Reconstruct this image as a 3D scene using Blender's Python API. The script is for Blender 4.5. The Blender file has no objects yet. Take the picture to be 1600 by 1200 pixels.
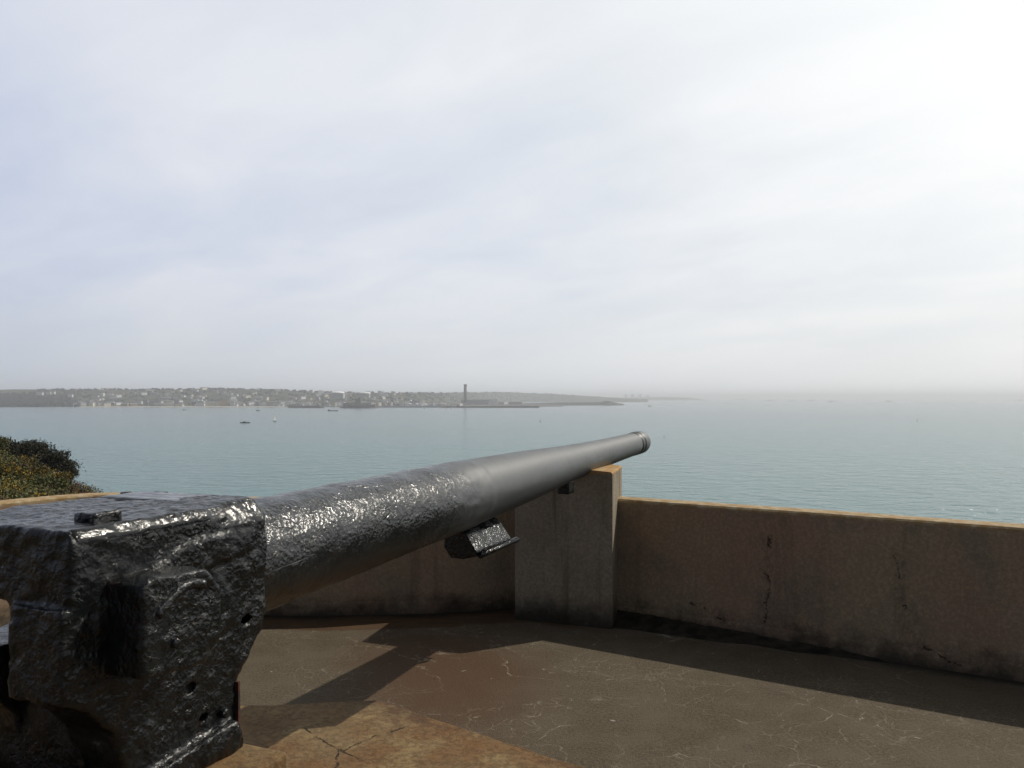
import bpy, bmesh, math, random
from mathutils import Vector, Matrix, noise
random.seed(7)
R = math.radians
C = bpy.data.collections.new("place"); bpy.context.scene.collection.children.link(C)
sc = bpy.context.scene

# ------------------------------------------------------------------ helpers
def tag(o, label=None, cat=None, group=None, kind=None):
    if label: o['label'] = label
    if cat: o['category'] = cat
    if group: o['group'] = group
    if kind: o['kind'] = kind
    return o
def empty(name, loc=(0, 0, 0), rz=0.0):
    o = bpy.data.objects.new(name, None); C.objects.link(o)
    o.location = loc; o.rotation_euler = (0, 0, rz); o.empty_display_size = .2
    return o
def obj(name, bm, mats, parent=None, smooth=False, loc=None, rz=0.0):
    me = bpy.data.meshes.new(name)
    bmesh.ops.recalc_face_normals(bm, faces=bm.faces[:]) if not getattr(bm, '_raw', False) else None
    bm.to_mesh(me); bm.free()
    if not isinstance(mats, (list, tuple)): mats = [mats]
    for m in mats: me.materials.append(m)
    if smooth:
        for p in me.polygons: p.use_smooth = True
    o = bpy.data.objects.new(name, me); C.objects.link(o)
    if parent: o.parent = parent
    if loc: o.location = loc
    o.rotation_euler = (0, 0, rz)
    return o
def mesh_obj(name, vs, fs, mats, parent=None, smooth=False, mi=None):
    me = bpy.data.meshes.new(name); me.from_pydata(vs, [], fs)
    if not isinstance(mats, (list, tuple)): mats = [mats]
    for m in mats: me.materials.append(m)
    if mi: me.polygons.foreach_set('material_index', mi)
    if smooth: me.polygons.foreach_set('use_smooth', [True] * len(me.polygons))
    me.update()
    o = bpy.data.objects.new(name, me); C.objects.link(o)
    if parent: o.parent = parent
    return o
def add_box(bm, x0, x1, y0, y1, z0, z1, mi=0, M=None):
    v = [bm.verts.new(Vector(p) if M is None else M @ Vector(p)) for p in
         ((x0,y0,z0),(x1,y0,z0),(x1,y1,z0),(x0,y1,z0),(x0,y0,z1),(x1,y0,z1),(x1,y1,z1),(x0,y1,z1))]
    for f in ((0,3,2,1),(4,5,6,7),(0,1,5,4),(1,2,6,5),(2,3,7,6),(3,0,4,7)):
        bm.faces.new([v[i] for i in f]).material_index = mi
def add_prism(bm, poly, a, b, put, mi=0):
    """poly in 2D, extruded from a to b; put(p, q, t) -> 3D"""
    lo = [bm.verts.new(put(p, q, a)) for p, q in poly]; hi = [bm.verts.new(put(p, q, b)) for p, q in poly]
    n = len(poly)
    bm.faces.new(lo[::-1]).material_index = mi; bm.faces.new(hi).material_index = mi
    for i in range(n):
        bm.faces.new((lo[i], lo[(i+1) % n], hi[(i+1) % n], hi[i])).material_index = mi
def add_lathe(bm, prof, seg=48, axis='Y', cap=True, mi=0):
    rings = []
    for t, r in prof:
        ring = []
        for k in range(seg):
            a = 2*math.pi*k/seg
            c, s = r*math.cos(a), r*math.sin(a)
            ring.append(bm.verts.new((c, t, s) if axis == 'Y' else (c, s, t)))
        rings.append(ring)
    for A, B in zip(rings, rings[1:]):
        for k in range(seg):
            bm.faces.new((A[k], A[(k+1) % seg], B[(k+1) % seg], B[k])).material_index = mi
    if cap:
        bm.faces.new(rings[0]).material_index = mi; bm.faces.new(rings[-1][::-1]).material_index = mi
def sm(a, b, x):
    t = max(0., min(1., (x-a)/(b-a))); return t*t*(3-2*t)
def interp(pts, x):
    if x <= pts[0][0]: return pts[0][1]
    for (a, va), (b, vb) in zip(pts, pts[1:]):
        if x <= b: return va + (vb-va)*(x-a)/(b-a)
    return pts[-1][1]
def fb(x, y, z=0., o=4):
    return noise.fractal(Vector((x, y, z)), 1.0, 2.0, o)

# ------------------------------------------------------------------ node helpers
class NT:
    def __init__(s, tree): s.t = tree; s.n = tree.nodes; s.l = tree.links
    def new(s, typ, **kw):
        n = s.n.new(typ)
        for k, v in kw.items():
            if k.startswith('i_'):
                n.inputs[k[2:].replace('_', ' ')].default_value = v
            else: setattr(n, k, v)
        return n
    def put(s, sock, v):
        if hasattr(v, 'is_output'): s.l.new(v, sock)
        else: sock.default_value = v
    def math(s, op, a, b=0.0, c=0.0, clamp=False):
        n = s.n.new('ShaderNodeMath'); n.operation = op; n.use_clamp = clamp
        s.put(n.inputs[0], a); s.put(n.inputs[1], b); s.put(n.inputs[2], c); return n.outputs[0]
    def vec(s, op, a, b=(0, 0, 0)):
        n = s.n.new('ShaderNodeVectorMath'); n.operation = op
        s.put(n.inputs[0], a)
        if op == 'SCALE': s.put(n.inputs['Scale'], b)
        else: s.put(n.inputs[1], b)
        return n.outputs['Value'] if op in ('DOT_PRODUCT', 'LENGTH', 'DISTANCE') else n.outputs[0]
    def mix(s, f, a, b, blend='MIX'):
        n = s.n.new('ShaderNodeMix'); n.data_type = 'RGBA'; n.blend_type = blend
        s.put(n.inputs[0], f)
        for i, v in ((6, a), (7, b)):
            s.put(n.inputs[i], v if hasattr(v, 'is_output') else (*v[:3], 1))
        return n.outputs[2]
    def noise(s, co, scale, detail=4, rough=.55, dist=0.0):
        n = s.n.new('ShaderNodeTexNoise'); s.l.new(co, n.inputs['Vector'])
        n.inputs['Scale'].default_value = scale; n.inputs['Detail'].default_value = detail
        n.inputs['Roughness'].default_value = rough; n.inputs['Distortion'].default_value = dist
        return n.outputs[0]
    def voro(s, co, scale, feature='F1', rnd=1.0):
        n = s.n.new('ShaderNodeTexVoronoi'); n.feature = feature; s.l.new(co, n.inputs['Vector'])
        n.inputs['Scale'].default_value = scale; n.inputs['Randomness'].default_value = rnd
        return n.outputs['Distance']
    def ramp(s, v, a, b, lo=0.0, hi=1.0):
        n = s.n.new('ShaderNodeMapRange'); n.interpolation_type = 'SMOOTHSTEP'
        s.put(n.inputs[0], v)
        for i, x in ((1, a), (2, b), (3, lo), (4, hi)): n.inputs[i].default_value = x
        return n.outputs[0]
    def lin(s, v, a, b, lo=0.0, hi=1.0):
        n = s.n.new('ShaderNodeMapRange'); s.put(n.inputs[0], v)
        for i, x in ((1, a), (2, b), (3, lo), (4, hi)): n.inputs[i].default_value = x
        return n.outputs[0]
    def pos(s): return s.n.new('ShaderNodeNewGeometry').outputs['Position']
    def oco(s): return s.n.new('ShaderNodeTexCoord').outputs['Object']
    def scale(s, co, v):
        n = s.n.new('ShaderNodeMapping'); s.l.new(co, n.inputs[0]); n.inputs['Scale'].default_value = v; return n.outputs[0]
    def bump(s, h, strength=.5, dist=.01, nrm=None):
        n = s.n.new('ShaderNodeBump'); n.inputs['Strength'].default_value = strength; n.inputs['Distance'].default_value = dist
        s.l.new(h, n.inputs['Height'])
        if nrm is not None: s.l.new(nrm, n.inputs['Normal'])
        return n.outputs[0]
    def segdist(s, co, a, b):
        """distance from co to the segment a-b"""
        a, b = Vector(a), Vector(b); d = b-a; L2 = d.dot(d)
        pa = s.vec('SUBTRACT', co, tuple(a))
        h = s.math('MULTIPLY', s.vec('DOT_PRODUCT', pa, tuple(d)), 1/L2, clamp=True)
        n = s.n.new('ShaderNodeVectorMath'); n.operation = 'SCALE'; n.inputs[0].default_value = tuple(d); s.l.new(h, n.inputs['Scale'])
        return s.vec('LENGTH', s.vec('SUBTRACT', pa, n.outputs[0]))
    def minall(s, vs):
        r = vs[0]
        for v in vs[1:]: r = s.math('MINIMUM', r, v)
        return r
def material(name):
    m = bpy.data.materials.new(name); m.use_nodes = True
    nt = NT(m.node_tree); p = nt.n['Principled BSDF']
    return m, nt, p
def simple(name, col, rough=.7, spec=.3, var=.25, scale=3., bump=0., bscale=20., bdist=.01):
    m, nt, p = material(name); co = nt.oco()
    f = nt.noise(co, scale, 5)
    c = nt.mix(nt.ramp(f, .3, .7), tuple(x*(1-var) for x in col), tuple(min(1, x*(1+var)) for x in col))
    nt.put(p.inputs['Base Color'], c)
    p.inputs['Roughness'].default_value = rough; p.inputs['Specular IOR Level'].default_value = spec
    if bump: nt.put(p.inputs['Normal'], nt.bump(nt.noise(co, bscale, 6), bump, bdist))
    return m

# ------------------------------------------------------------------ camera (eye 1.7 m above the gun platform)
EYE = 1.7; F = 1300.; SEA = EYE-45.
cam = bpy.data.cameras.new("camera"); co_ = bpy.data.objects.new("camera", cam); C.objects.link(co_)
co_.location = (0, 0, EYE); co_.rotation_euler = (R(90), 0, 0)
cam.sensor_width = 36; cam.lens = 36*F/1600; cam.shift_y = 21/1600; cam.clip_start = .05; cam.clip_end = 90000
sc.camera = co_
def at(px, py, D):
    """the point a distance D out over the sea in the direction of photo pixel (px, py)"""
    return Vector(((px-800)/F*D, D, EYE-(py-621)/F*D))

# ------------------------------------------------------------------ light
S = Vector((.935, .505, 1.0)).normalized()
sun = bpy.data.lights.new("sun", 'SUN'); so = bpy.data.objects.new("sun", sun); C.objects.link(so)
sun.energy = 3.4; sun.angle = R(.6); sun.color = (1, .93, .82)
so.rotation_euler = (-S).to_track_quat('-Z', 'Y').to_euler(); so.location = (30, 10, 40)
w = bpy.data.worlds.new("World"); sc.world = w; w.use_nodes = True
nt = NT(w.node_tree); nt.n.clear()
out = nt.new('ShaderNodeOutputWorld')
sky = nt.new('ShaderNodeTexSky'); sky.sky_type = 'NISHITA'; sky.sun_disc = False
sky.sun_elevation = math.asin(S.z); sky.sun_rotation = math.atan2(S.x, S.y); sky.air_density = 1.2; sky.dust_density = 2.5
bgs = nt.new('ShaderNodeBackground'); nt.l.new(sky.outputs[0], bgs.inputs[0]); bgs.inputs[1].default_value = .07
d = nt.new('ShaderNodeTexCoord').outputs['Generated']
sep = nt.new('ShaderNodeSeparateXYZ'); nt.l.new(d, sep.inputs[0]); dx, dy, dz = sep.outputs
dzc = nt.math('MAXIMUM', dz, 0.0)
den = nt.math('ADD', dzc, .22)
cmb = nt.new('ShaderNodeCombineXYZ')
nt.l.new(nt.math('DIVIDE', dx, den), cmb.inputs[0]); nt.l.new(nt.math('DIVIDE', dy, den), cmb.inputs[1])
# thin cirrus drawn out from upper right to lower left
m0 = nt.new('ShaderNodeMapping'); nt.l.new(cmb.outputs[0], m0.inputs[0]); m0.inputs['Rotation'].default_value = (0, 0, R(38))
mp = nt.new('ShaderNodeMapping'); nt.l.new(m0.outputs[0], mp.inputs[0]); mp.inputs['Scale'].default_value = (.66, 1.12, 1); mp.inputs['Location'].default_value = (.55, 1.3, 0)
n1 = nt.noise(mp.outputs[0], .8, 5, .48, .4)
n2 = nt.noise(mp.outputs[0], 2.6, 7, .55, .5)
nn = nt.math('ADD', nt.math('MULTIPLY', n1, .72), nt.math('MULTIPLY', n2, .28))
cl = nt.ramp(nn, .29, .72)
dot = nt.vec('DOT_PRODUCT', d, tuple(S))
glow = nt.lin(dot, -.25, .80)
glow2 = nt.ramp(dot, .60, 1.04)
blue = nt.mix(glow, (.43, .51, .77), (.80, .85, .885))
white = nt.mix(glow, (.68, .715, .82), (1.08, 1.08, 1.065))
colr = nt.mix(cl, blue, white)
# pale grey murk close above the horizon
hz = nt.ramp(dzc, 0.0, .17, 1.0, 0.0)
murk = nt.mix(glow, (.50, .56, .65), (1.0, 1.01, 1.0))
colr = nt.mix(nt.math('MULTIPLY', hz, .85), colr, murk)
colr = nt.mix(glow2, colr, (1.25, 1.25, 1.22))
# thinner cloud overhead
high = nt.ramp(dzc, .46, .95, 1.0, .34)
back = nt.ramp(dy, -.55, .35, .30, 1.0)
bgc = nt.new('ShaderNodeBackground'); nt.l.new(colr, bgc.inputs[0])
nt.l.new(nt.math('MULTIPLY', high, back), bgc.inputs[1])
mx = nt.new('ShaderNodeMixShader'); mx.inputs[0].default_value = .9
nt.l.new(bgs.outputs[0], mx.inputs[1]); nt.l.new(bgc.outputs[0], mx.inputs[2]); nt.l.new(mx.outputs[0], out.inputs[0])
sc.view_settings.view_transform = 'Standard'; sc.view_settings.look = 'None'; sc.view_settings.exposure = 0; sc.view_settings.gamma = 1
sc.cycles.max_bounces = 5; sc.cycles.diffuse_bounces = 2; sc.cycles.glossy_bounces = 2; sc.cycles.volume_bounces = 0
sc.cycles.use_denoising = True

# ------------------------------------------------------------------ the gun's frame of reference
OX, OY = -.877, 3.0
U = Vector((.3927, .9197, 0)); V = Vector((.9197, -.3927, 0))
GROT = math.atan2(U.y, U.x)-math.pi/2            # local +Y runs towards the muzzle, local +X to the gun's right
def g2w(u, v, z=0.): return Vector((OX, OY, z))+U*u+V*v

# ------------------------------------------------------------------ parapet path (inner face)
raw = [(-9.0, -6.0), (-8.4, -1.2), (-6.6, 2.55), (-3.80, 6.17), (-3.38, 6.74), (-2.6, 6.58), (-1.6, 6.50), (-.6, 6.57), (.10, 6.78), (.86, 6.40), (3.07, 4.99), (5.6, 3.38), (7.6, .6), (8.2, -3.), (7.9, -7.)]
path = []
for i in range(len(raw)-1):
    a, b = Vector(raw[i]), Vector(raw[i+1]); n = max(1, int((b-a).length/.12))
    for k in range(n): path.append(a.lerp(b, k/n))
path.append(Vector(raw[-1]))
for _ in range(3):
    path = [path[0]]+[(path[i-1]+path[i]*2+path[i+1])/4 for i in range(1, len(path)-1)]+[path[-1]]
WALLH = .917; WT = .20

# ------------------------------------------------------------------ materials of the emplacement
wallsegs = [((a[0], a[1], 0), (b[0], b[1], 0)) for a, b in zip(raw[2:12], raw[3:13])]
def flat(nt, co):
    return nt.vec('MULTIPLY', co, (1, 1, 0))
# floor: dark worn screed with pale crazing, rust and damp along the wall
m_floor, nt, p = material("worn_screed")
P = nt.pos()
warp = nt.new('ShaderNodeTexNoise'); nt.l.new(P, warp.inputs[0]); warp.inputs['Scale'].default_value = 2.2; warp.inputs['Detail'].default_value = 5
wv = nt.vec('SCALE', nt.vec('SUBTRACT', warp.outputs['Color'], (.5, .5, .5)), .5)
PW = nt.vec('ADD', P, wv)
big = nt.noise(P, .55, 5, .6); fine = nt.noise(P, 60, 3, .7); grit = nt.noise(P, 190, 2, .6)
base = nt.mix(nt.ramp(big, .3, .7), (.092, .071, .043), (.124, .098, .063))
base = nt.mix(nt.ramp(fine, .38, .62), nt.mix(.55, base, (.025, .020, .013)), base)
base = nt.mix(nt.math('MULTIPLY', nt.ramp(grit, .62, .72), .55), base, (.17, .15, .12))
med = nt.noise(P, 3.2, 6, .65)
base = nt.mix(nt.ramp(med, .35, .68, 0, .6), base, (.118, .096, .066))
# rust pool
rp = nt.math('ADD', nt.vec('LENGTH', nt.vec('MULTIPLY', nt.vec('SUBTRACT', P, (-.42, 5.05, 0)), (1., .62, 0))), nt.math('MULTIPLY', nt.math('SUBTRACT', big, .5), 1.3))
rust = nt.ramp(rp, .15, .95, .8, 0)
base = nt.mix(rust, base, (.075, .036, .014))
# pale crazing cracks
e1 = nt.voro(PW, 1.9, 'DISTANCE_TO_EDGE'); e2 = nt.voro(PW, 4.6, 'DISTANCE_TO_EDGE')
e3 = nt.voro(nt.vec('ADD', P, nt.vec('SCALE', wv, .5)), 9.5, 'DISTANCE_TO_EDGE')
cm = nt.ramp(nt.noise(P, .9, 4, .6), .42, .60)
cm2 = nt.ramp(nt.noise(P, 1.7, 4, .65), .54, .64)
crk = nt.math('MAXIMUM', nt.math('MULTIPLY', nt.ramp(e1, .002, .010, .7, 0), cm), nt.math('MULTIPLY', nt.ramp(e2, .003, .018, .5, 0), cm2))
crk = nt.math('MAXIMUM', crk, nt.math('MULTIPLY', nt.ramp(e3, .004, .034, .50, 0), nt.ramp(nt.noise(P, 1.1, 5, .65), .48, .62)))
crk = nt.math('MULTIPLY', crk, nt.ramp(nt.noise(P, 14, 3, .7), .36, .62))
base = nt.mix(crk, base, (.32, .285, .22))
# white flecks, drawn out
fl = nt.voro(nt.scale(PW, (1.6, 4.5, 1)), 2.3)
base = nt.mix(nt.ramp(fl, .035, .06, .8, 0), base, (.36, .34, .30))
# damp and rust along the foot of the wall
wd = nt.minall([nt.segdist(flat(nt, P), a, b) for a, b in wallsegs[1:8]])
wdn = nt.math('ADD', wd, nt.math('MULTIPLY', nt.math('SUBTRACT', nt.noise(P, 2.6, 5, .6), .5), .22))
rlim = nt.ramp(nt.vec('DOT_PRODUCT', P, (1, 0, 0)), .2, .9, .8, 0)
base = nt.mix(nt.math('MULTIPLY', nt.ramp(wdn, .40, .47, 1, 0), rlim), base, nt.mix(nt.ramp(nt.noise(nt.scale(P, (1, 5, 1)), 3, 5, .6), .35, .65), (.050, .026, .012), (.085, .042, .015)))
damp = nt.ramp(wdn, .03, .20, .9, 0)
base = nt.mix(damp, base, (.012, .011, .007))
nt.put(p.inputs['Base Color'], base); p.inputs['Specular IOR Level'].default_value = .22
nt.put(p.inputs['Roughness'], nt.math('SUBTRACT', .85, nt.math('MULTIPLY', rust, .25)))
hh = nt.math('ADD', nt.math('MULTIPLY', fine, .5), nt.math('MULTIPLY', grit, .5))
nt.put(p.inputs['Normal'], nt.bump(nt.math('SUBTRACT', hh, nt.math('MULTIPLY', crk, .3)), .8, .012))

# wall concrete
m_wall, nt, p = material("weathered_concrete")
P = nt.pos(); sepz = nt.new('ShaderNodeSeparateXYZ'); nt.l.new(P, sepz.inputs[0]); Z = sepz.outputs[2]
nb = nt.noise(P, .9, 5, .6); nf = nt.noise(P, 45, 4, .7); ng = nt.noise(P, 140, 2, .6)
c = nt.mix(nt.ramp(nb, .35, .65), (.385, .250, .165), (.385, .300, .190))
c = nt.mix(nt.ramp(nt.noise(P, 2.7, 5, .6), .5, .7, 0, .5), c, (.185, .180, .140))
c = nt.mix(nt.ramp(nf, .40, .70, .45, 0), c, (.14, .10, .078))
c = nt.mix(nt.math('MULTIPLY', nt.ramp(ng, .6, .72), .35), c, (.20, .17, .13))
st = nt.noise(nt.scale(P, (3.2, 3.2, .25)), 2.2, 5, .6)
c = nt.mix(nt.ramp(st, .50, .70, 0, .28), c, (.085, .066, .050))
# grime rising from the floor
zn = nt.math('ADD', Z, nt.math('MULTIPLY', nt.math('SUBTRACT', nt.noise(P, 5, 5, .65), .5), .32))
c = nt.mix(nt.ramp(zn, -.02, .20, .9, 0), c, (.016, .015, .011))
# cracks in the right hand stretch
def wpt(x, y, D): return tuple(at(x, y, D))
wnz = nt.new('ShaderNodeTexNoise'); nt.l.new(P, wnz.inputs[0]); wnz.inputs['Scale'].default_value = 7; wnz.inputs['Detail'].default_value = 6; wnz.inputs['Roughness'].default_value = .7
PW = nt.vec('ADD', P, nt.vec('SCALE', nt.vec('SUBTRACT', wnz.outputs['Color'], (.5, .5, .5)), .16))
def wallpoint(x, z):
    k = (x-800)/F                                  # where the sight line x meets the right stretch of wall
    D = (6.40+.857*.638)/(1+.638*k); return (k*D, D, z)
ck = [nt.segdist(PW, wallpoint(1193, .02), wallpoint(1202, .55)), nt.segdist(PW, wallpoint(1202, .55), wallpoint(1200, .72)),
      nt.segdist(PW, wallpoint(1432, .12), wallpoint(1405, .50)), nt.segdist(PW, wallpoint(1405, .50), wallpoint(1400, .66)),
      nt.segdist(PW, wallpoint(1070, .22), wallpoint(1130, .10)), nt.segdist(PW, wallpoint(1432, .12), wallpoint(1500, .05))]
cd = nt.minall(ck)
crk = nt.math('MULTIPLY', nt.ramp(cd, .002, .010, .85, 0), nt.ramp(nt.noise(P, 9, 4, .7), .36, .5))
c = nt.mix(crk, c, (.008, .006, .004))
c = nt.mix(nt.math('MULTIPLY', nt.ramp(cd, .0, .10, .28, 0), nt.ramp(nt.noise(P, 22, 4, .7), .45, .6)), c, (.03, .026, .018))
# sunlit orange of the coping top and arris, put into the colour
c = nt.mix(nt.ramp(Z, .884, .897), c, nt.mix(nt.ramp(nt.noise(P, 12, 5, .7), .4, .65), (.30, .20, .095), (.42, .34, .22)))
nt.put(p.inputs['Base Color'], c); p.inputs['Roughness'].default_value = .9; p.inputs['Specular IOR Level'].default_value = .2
nt.put(p.inputs['Normal'], nt.bump(nt.math('SUBTRACT', nt.math('ADD', nt.math('MULTIPLY', nf, .6), nt.math('MULTIPLY', ng, .3)), nt.math('MULTIPLY', crk, 1.5)), .6, .008))

# pillar concrete
m_pil, nt, p = material("board_marked_concrete")
P = nt.pos(); sepz = nt.new('ShaderNodeSeparateXYZ'); nt.l.new(P, sepz.inputs[0]); Z = sepz.outputs[2]
nf = nt.noise(P, 45, 4, .7); ng = nt.noise(P, 150, 2, .6)
c = nt.mix(nt.ramp(nt.noise(P, 1.6, 5, .6), .35, .65), (.285, .240, .175), (.345, .300, .225))
c = nt.mix(nt.ramp(nt.noise(nt.scale(P, (5, 5, .3)), 1.8, 5, .6), .5, .7, 0, .55), c, (.06, .05, .038))
c = nt.mix(nt.ramp(nf, .38, .7, .35, 0), c, (.05, .04, .03))
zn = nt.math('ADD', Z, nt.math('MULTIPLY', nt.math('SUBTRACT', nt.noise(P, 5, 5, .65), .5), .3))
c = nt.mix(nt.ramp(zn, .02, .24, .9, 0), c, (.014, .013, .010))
c = nt.mix(nt.ramp(Z, 1.125, 1.14), c, nt.mix(nt.ramp(nt.noise(P, 14, 5, .7), .4, .65), (.34, .19, .07), (.40, .30, .17)))  # orange of the lit pillar top, painted into the concrete by height
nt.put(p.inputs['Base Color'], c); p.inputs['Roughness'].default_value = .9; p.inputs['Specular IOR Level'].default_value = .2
nt.put(p.inputs['Normal'], nt.bump(nt.math('ADD', nt.math('MULTIPLY', nf, .6), nt.math('MULTIPLY', ng, .4)), .5, .006))

# plinth: rust stained, with two dark cracks meeting
m_plinth, nt, p = material("rust_stained_concrete")
P = nt.pos()
nf = nt.noise(P, 40, 4, .7); ng = nt.noise(P, 150, 2, .6); nb = nt.noise(P, 1.5, 6, .62); nm = nt.noise(P, 5, 6, .65)
c = nt.mix(nt.ramp(nb, .36, .64), (.155, .074, .024), (.190, .132, .064))
c = nt.mix(nt.ramp(nm, .5, .7, 0, .7), c, (.26, .19, .09))
c = nt.mix(nt.ramp(nt.noise(P, 2.4, 5, .6, .6), .53, .66, 0, .75), c, (.075, .035, .018))
c = nt.mix(nt.ramp(nf, .36, .6, .5, 0), c, (.05, .03, .016))
c = nt.mix(nt.math('MULTIPLY', nt.ramp(ng, .6, .72), .4), c, (.30, .25, .17))
wnz = nt.new('ShaderNodeTexNoise'); nt.l.new(P, wnz.inputs[0]); wnz.inputs['Scale'].default_value = 9; wnz.inputs['Detail'].default_value = 5; wnz.inputs['Roughness'].default_value = .7
PW = nt.vec('ADD', P, nt.vec('SCALE', nt.vec('SUBTRACT', wnz.outputs['Color'], (.5, .5, .5)), .07))
def onp(x, y, z=.14):
    D = (EYE-z)*F/(y-621); return ((x-800)/F*D, D, z)
segs = [(onp(472, 1138), onp(505, 1158)), (onp(505, 1158), onp(560, 1186)), (onp(538, 1172), onp(585, 1150)), (onp(585, 1150), onp(640, 1134)), (onp(530, 1170), onp(524, 1200))]
cd = nt.minall([nt.segdist(PW, a, b) for a, b in segs])
crk = nt.math('MULTIPLY', nt.ramp(cd, .002, .010, .9, 0), nt.ramp(nt.noise(P, 16, 3, .6), .32, .55))
c = nt.mix(crk, c, (.010, .007, .004))
nt.put(p.inputs['Base Color'], c); p.inputs['Roughness'].default_value = .85; p.inputs['Specular IOR Level'].default_value = .25
nt.put(p.inputs['Normal'], nt.bump(nt.math('SUBTRACT', nt.math('ADD', nt.math('MULTIPLY', nf, .6), nt.math('MULTIPLY', nm, .8)), crk), .6, .010))

# thick black paint over pitted iron
def iron(name, barrel=False, pits=1.0, col=(.0042, .0052, .0055), cell=66, bs=1.0, flat=.25):
    m, nt, p = material(name); O = nt.oco()
    a = nt.noise(O, 42, 6, .62, .4); b = nt.noise(O, 120, 4, .6)
    wz = nt.new('ShaderNodeTexNoise', i_Scale=40.); nt.l.new(O, wz.inputs['Vector'])
    v = nt.voro(nt.vec('ADD', O, nt.vec('SCALE', wz.outputs['Color'], .020)), cell)
    v2 = nt.voro(nt.vec('ADD', O, nt.vec('SCALE', wz.outputs['Color'], .03)), cell*.42)
    amp = nt.ramp(nt.noise(O, 6.5, 4, .6), .36, .62, flat, 1.0)
    flake = nt.ramp(nt.noise(O, 17, 5, .7, 1.0), .52, .56)
    big = nt.noise(O, 5, 4, .6)
    wr = nt.noise(nt.scale(O, (1, .35, 1)), 38, 4, .6, 1.2)
    h = nt.math('ADD', nt.math('ADD', nt.math('MULTIPLY', a, .65), nt.math('MULTIPLY', b, .2)), nt.math('ADD', nt.math('MULTIPLY', v, nt.math('MULTIPLY', amp, .75)), nt.math('MULTIPLY', wr, .3)))
    h = nt.math('ADD', h, nt.math('ADD', nt.math('MULTIPLY', v2, .5), nt.math('MULTIPLY', flake, .28)))
    c = nt.mix(nt.ramp(big, .4, .65), col, tuple(x*1.7 for x in col))
    c = nt.mix(nt.ramp(nt.noise(O, 11, 5, .65), .60, .70, 0, .35), c, (.040, .014, .006))
    rough = nt.ramp(nt.noise(O, 9, 4, .6), .35, .65, .14, .26)
    if barrel:
        sp = nt.new('ShaderNodeSeparateXYZ'); nt.l.new(O, sp.inputs[0]); L = sp.outputs[1]
        edge = nt.math('ADD', L, nt.math('MULTIPLY', nt.math('SUBTRACT', nt.noise(O, 3.5, 3, .6), .5), 1.1))
        edge = nt.math('ADD', edge, nt.math('MULTIPLY', sp.outputs[2], -.9))
        chase = nt.ramp(edge, .80, 1.56)                                     # bare smooth chase beyond the jacket
        # smooth patches inside the jacket
        patch = nt.ramp(nt.noise(O, 5.5, 3, .5), .66, .76)
        smooth = nt.math('MAXIMUM', chase, nt.math('MULTIPLY', patch, .85))
        c = nt.mix(patch, c, (.020, .024, .025))
        c = nt.mix(chase, c, nt.mix(nt.ramp(nt.noise(nt.scale(O, (3, .6, 3)), 4, 5, .6), .35, .65), (.040, .046, .049), (.050, .056, .058)))
        spot = nt.ramp(nt.noise(nt.scale(O, (2.2, 1, 2.2)), 26, 5, .7), .60, .70)
        c = nt.mix(nt.math('MULTIPLY', nt.math('MULTIPLY', spot, chase), .5), c, (.085, .080, .070))
        drip = nt.ramp(nt.noise(nt.scale(O, (.4, 5, .4)), 3.2, 5, .65), .52, .72)
        c = nt.mix(nt.math('MULTIPLY', nt.math('MULTIPLY', drip, chase), .55), c, (.020, .023, .024))
        rough = nt.math('ADD', nt.math('MULTIPLY', rough, nt.math('SUBTRACT', 1, chase)), nt.math('MULTIPLY', chase, nt.ramp(nt.noise(nt.scale(O, (1, .5, 1)), 7, 5, .65), .3, .7, .41, .54)))
        h = nt.math('MULTIPLY', h, nt.math('SUBTRACT', 1, nt.math('POWER', smooth, .8)))
        # ragged seams where the paint has split
        sc_ = nt.voro(nt.vec('ADD', nt.scale(O, (2.4, .8, 2.4)), nt.vec('SCALE', nt.vec('SUBTRACT', nt.new('ShaderNodeTexNoise', i_Scale=6.).outputs['Color'], (.5,.5,.5)), .4)), 1.5, 'DISTANCE_TO_EDGE')
        seam = nt.math('MULTIPLY', nt.ramp(sc_, .004, .015, 1, 0), nt.math('MULTIPLY', nt.math('SUBTRACT', 1, chase), nt.ramp(nt.noise(O, 3.0, 3, .6), .47, .56)))
        h = nt.math('SUBTRACT', h, nt.math('MULTIPLY', seam, 1.2)); c = nt.mix(seam, c, (.004, .004, .004))
    nt.put(p.inputs['Base Color'], c); nt.put(p.inputs['Roughness'], rough)
    p.inputs['Specular IOR Level'].default_value = .42
    if barrel: nt.put(p.inputs['Specular IOR Level'], nt.math('ADD', .5, nt.math('MULTIPLY', chase, .5)))
    nt.put(p.inputs['Normal'], nt.bump(h, min(1., .95*pits), .010*bs))
    return m
m_iron = iron("tarred_pitted_iron", False, .54)
m_worn = iron("worn_glossy_iron", False, .26)
m_plate = iron("smooth_glossy_iron", False, .035)
m_barrel = iron("tarred_barrel_iron", True, .42, (.009, .0105, .0108), 64, 1., .6)
m_rust, ntr, pr = material("rusty_iron")
nt = ntr; O = nt.oco(); nt.put(pr.inputs['Base Color'], nt.mix(nt.ramp(nt.noise(O, 20, 5, .65), .4, .6), (.02, .012, .01), (.075, .022, .010))); pr.inputs['Roughness'].default_value = .7
nt.put(pr.inputs['Normal'], nt.bump(nt.noise(O, 40, 5), .5, .01))

# ------------------------------------------------------------------ floor slab
bm = bmesh.new()
outl = [Vector((q.x, q.y, 0)) for q in path]
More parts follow.
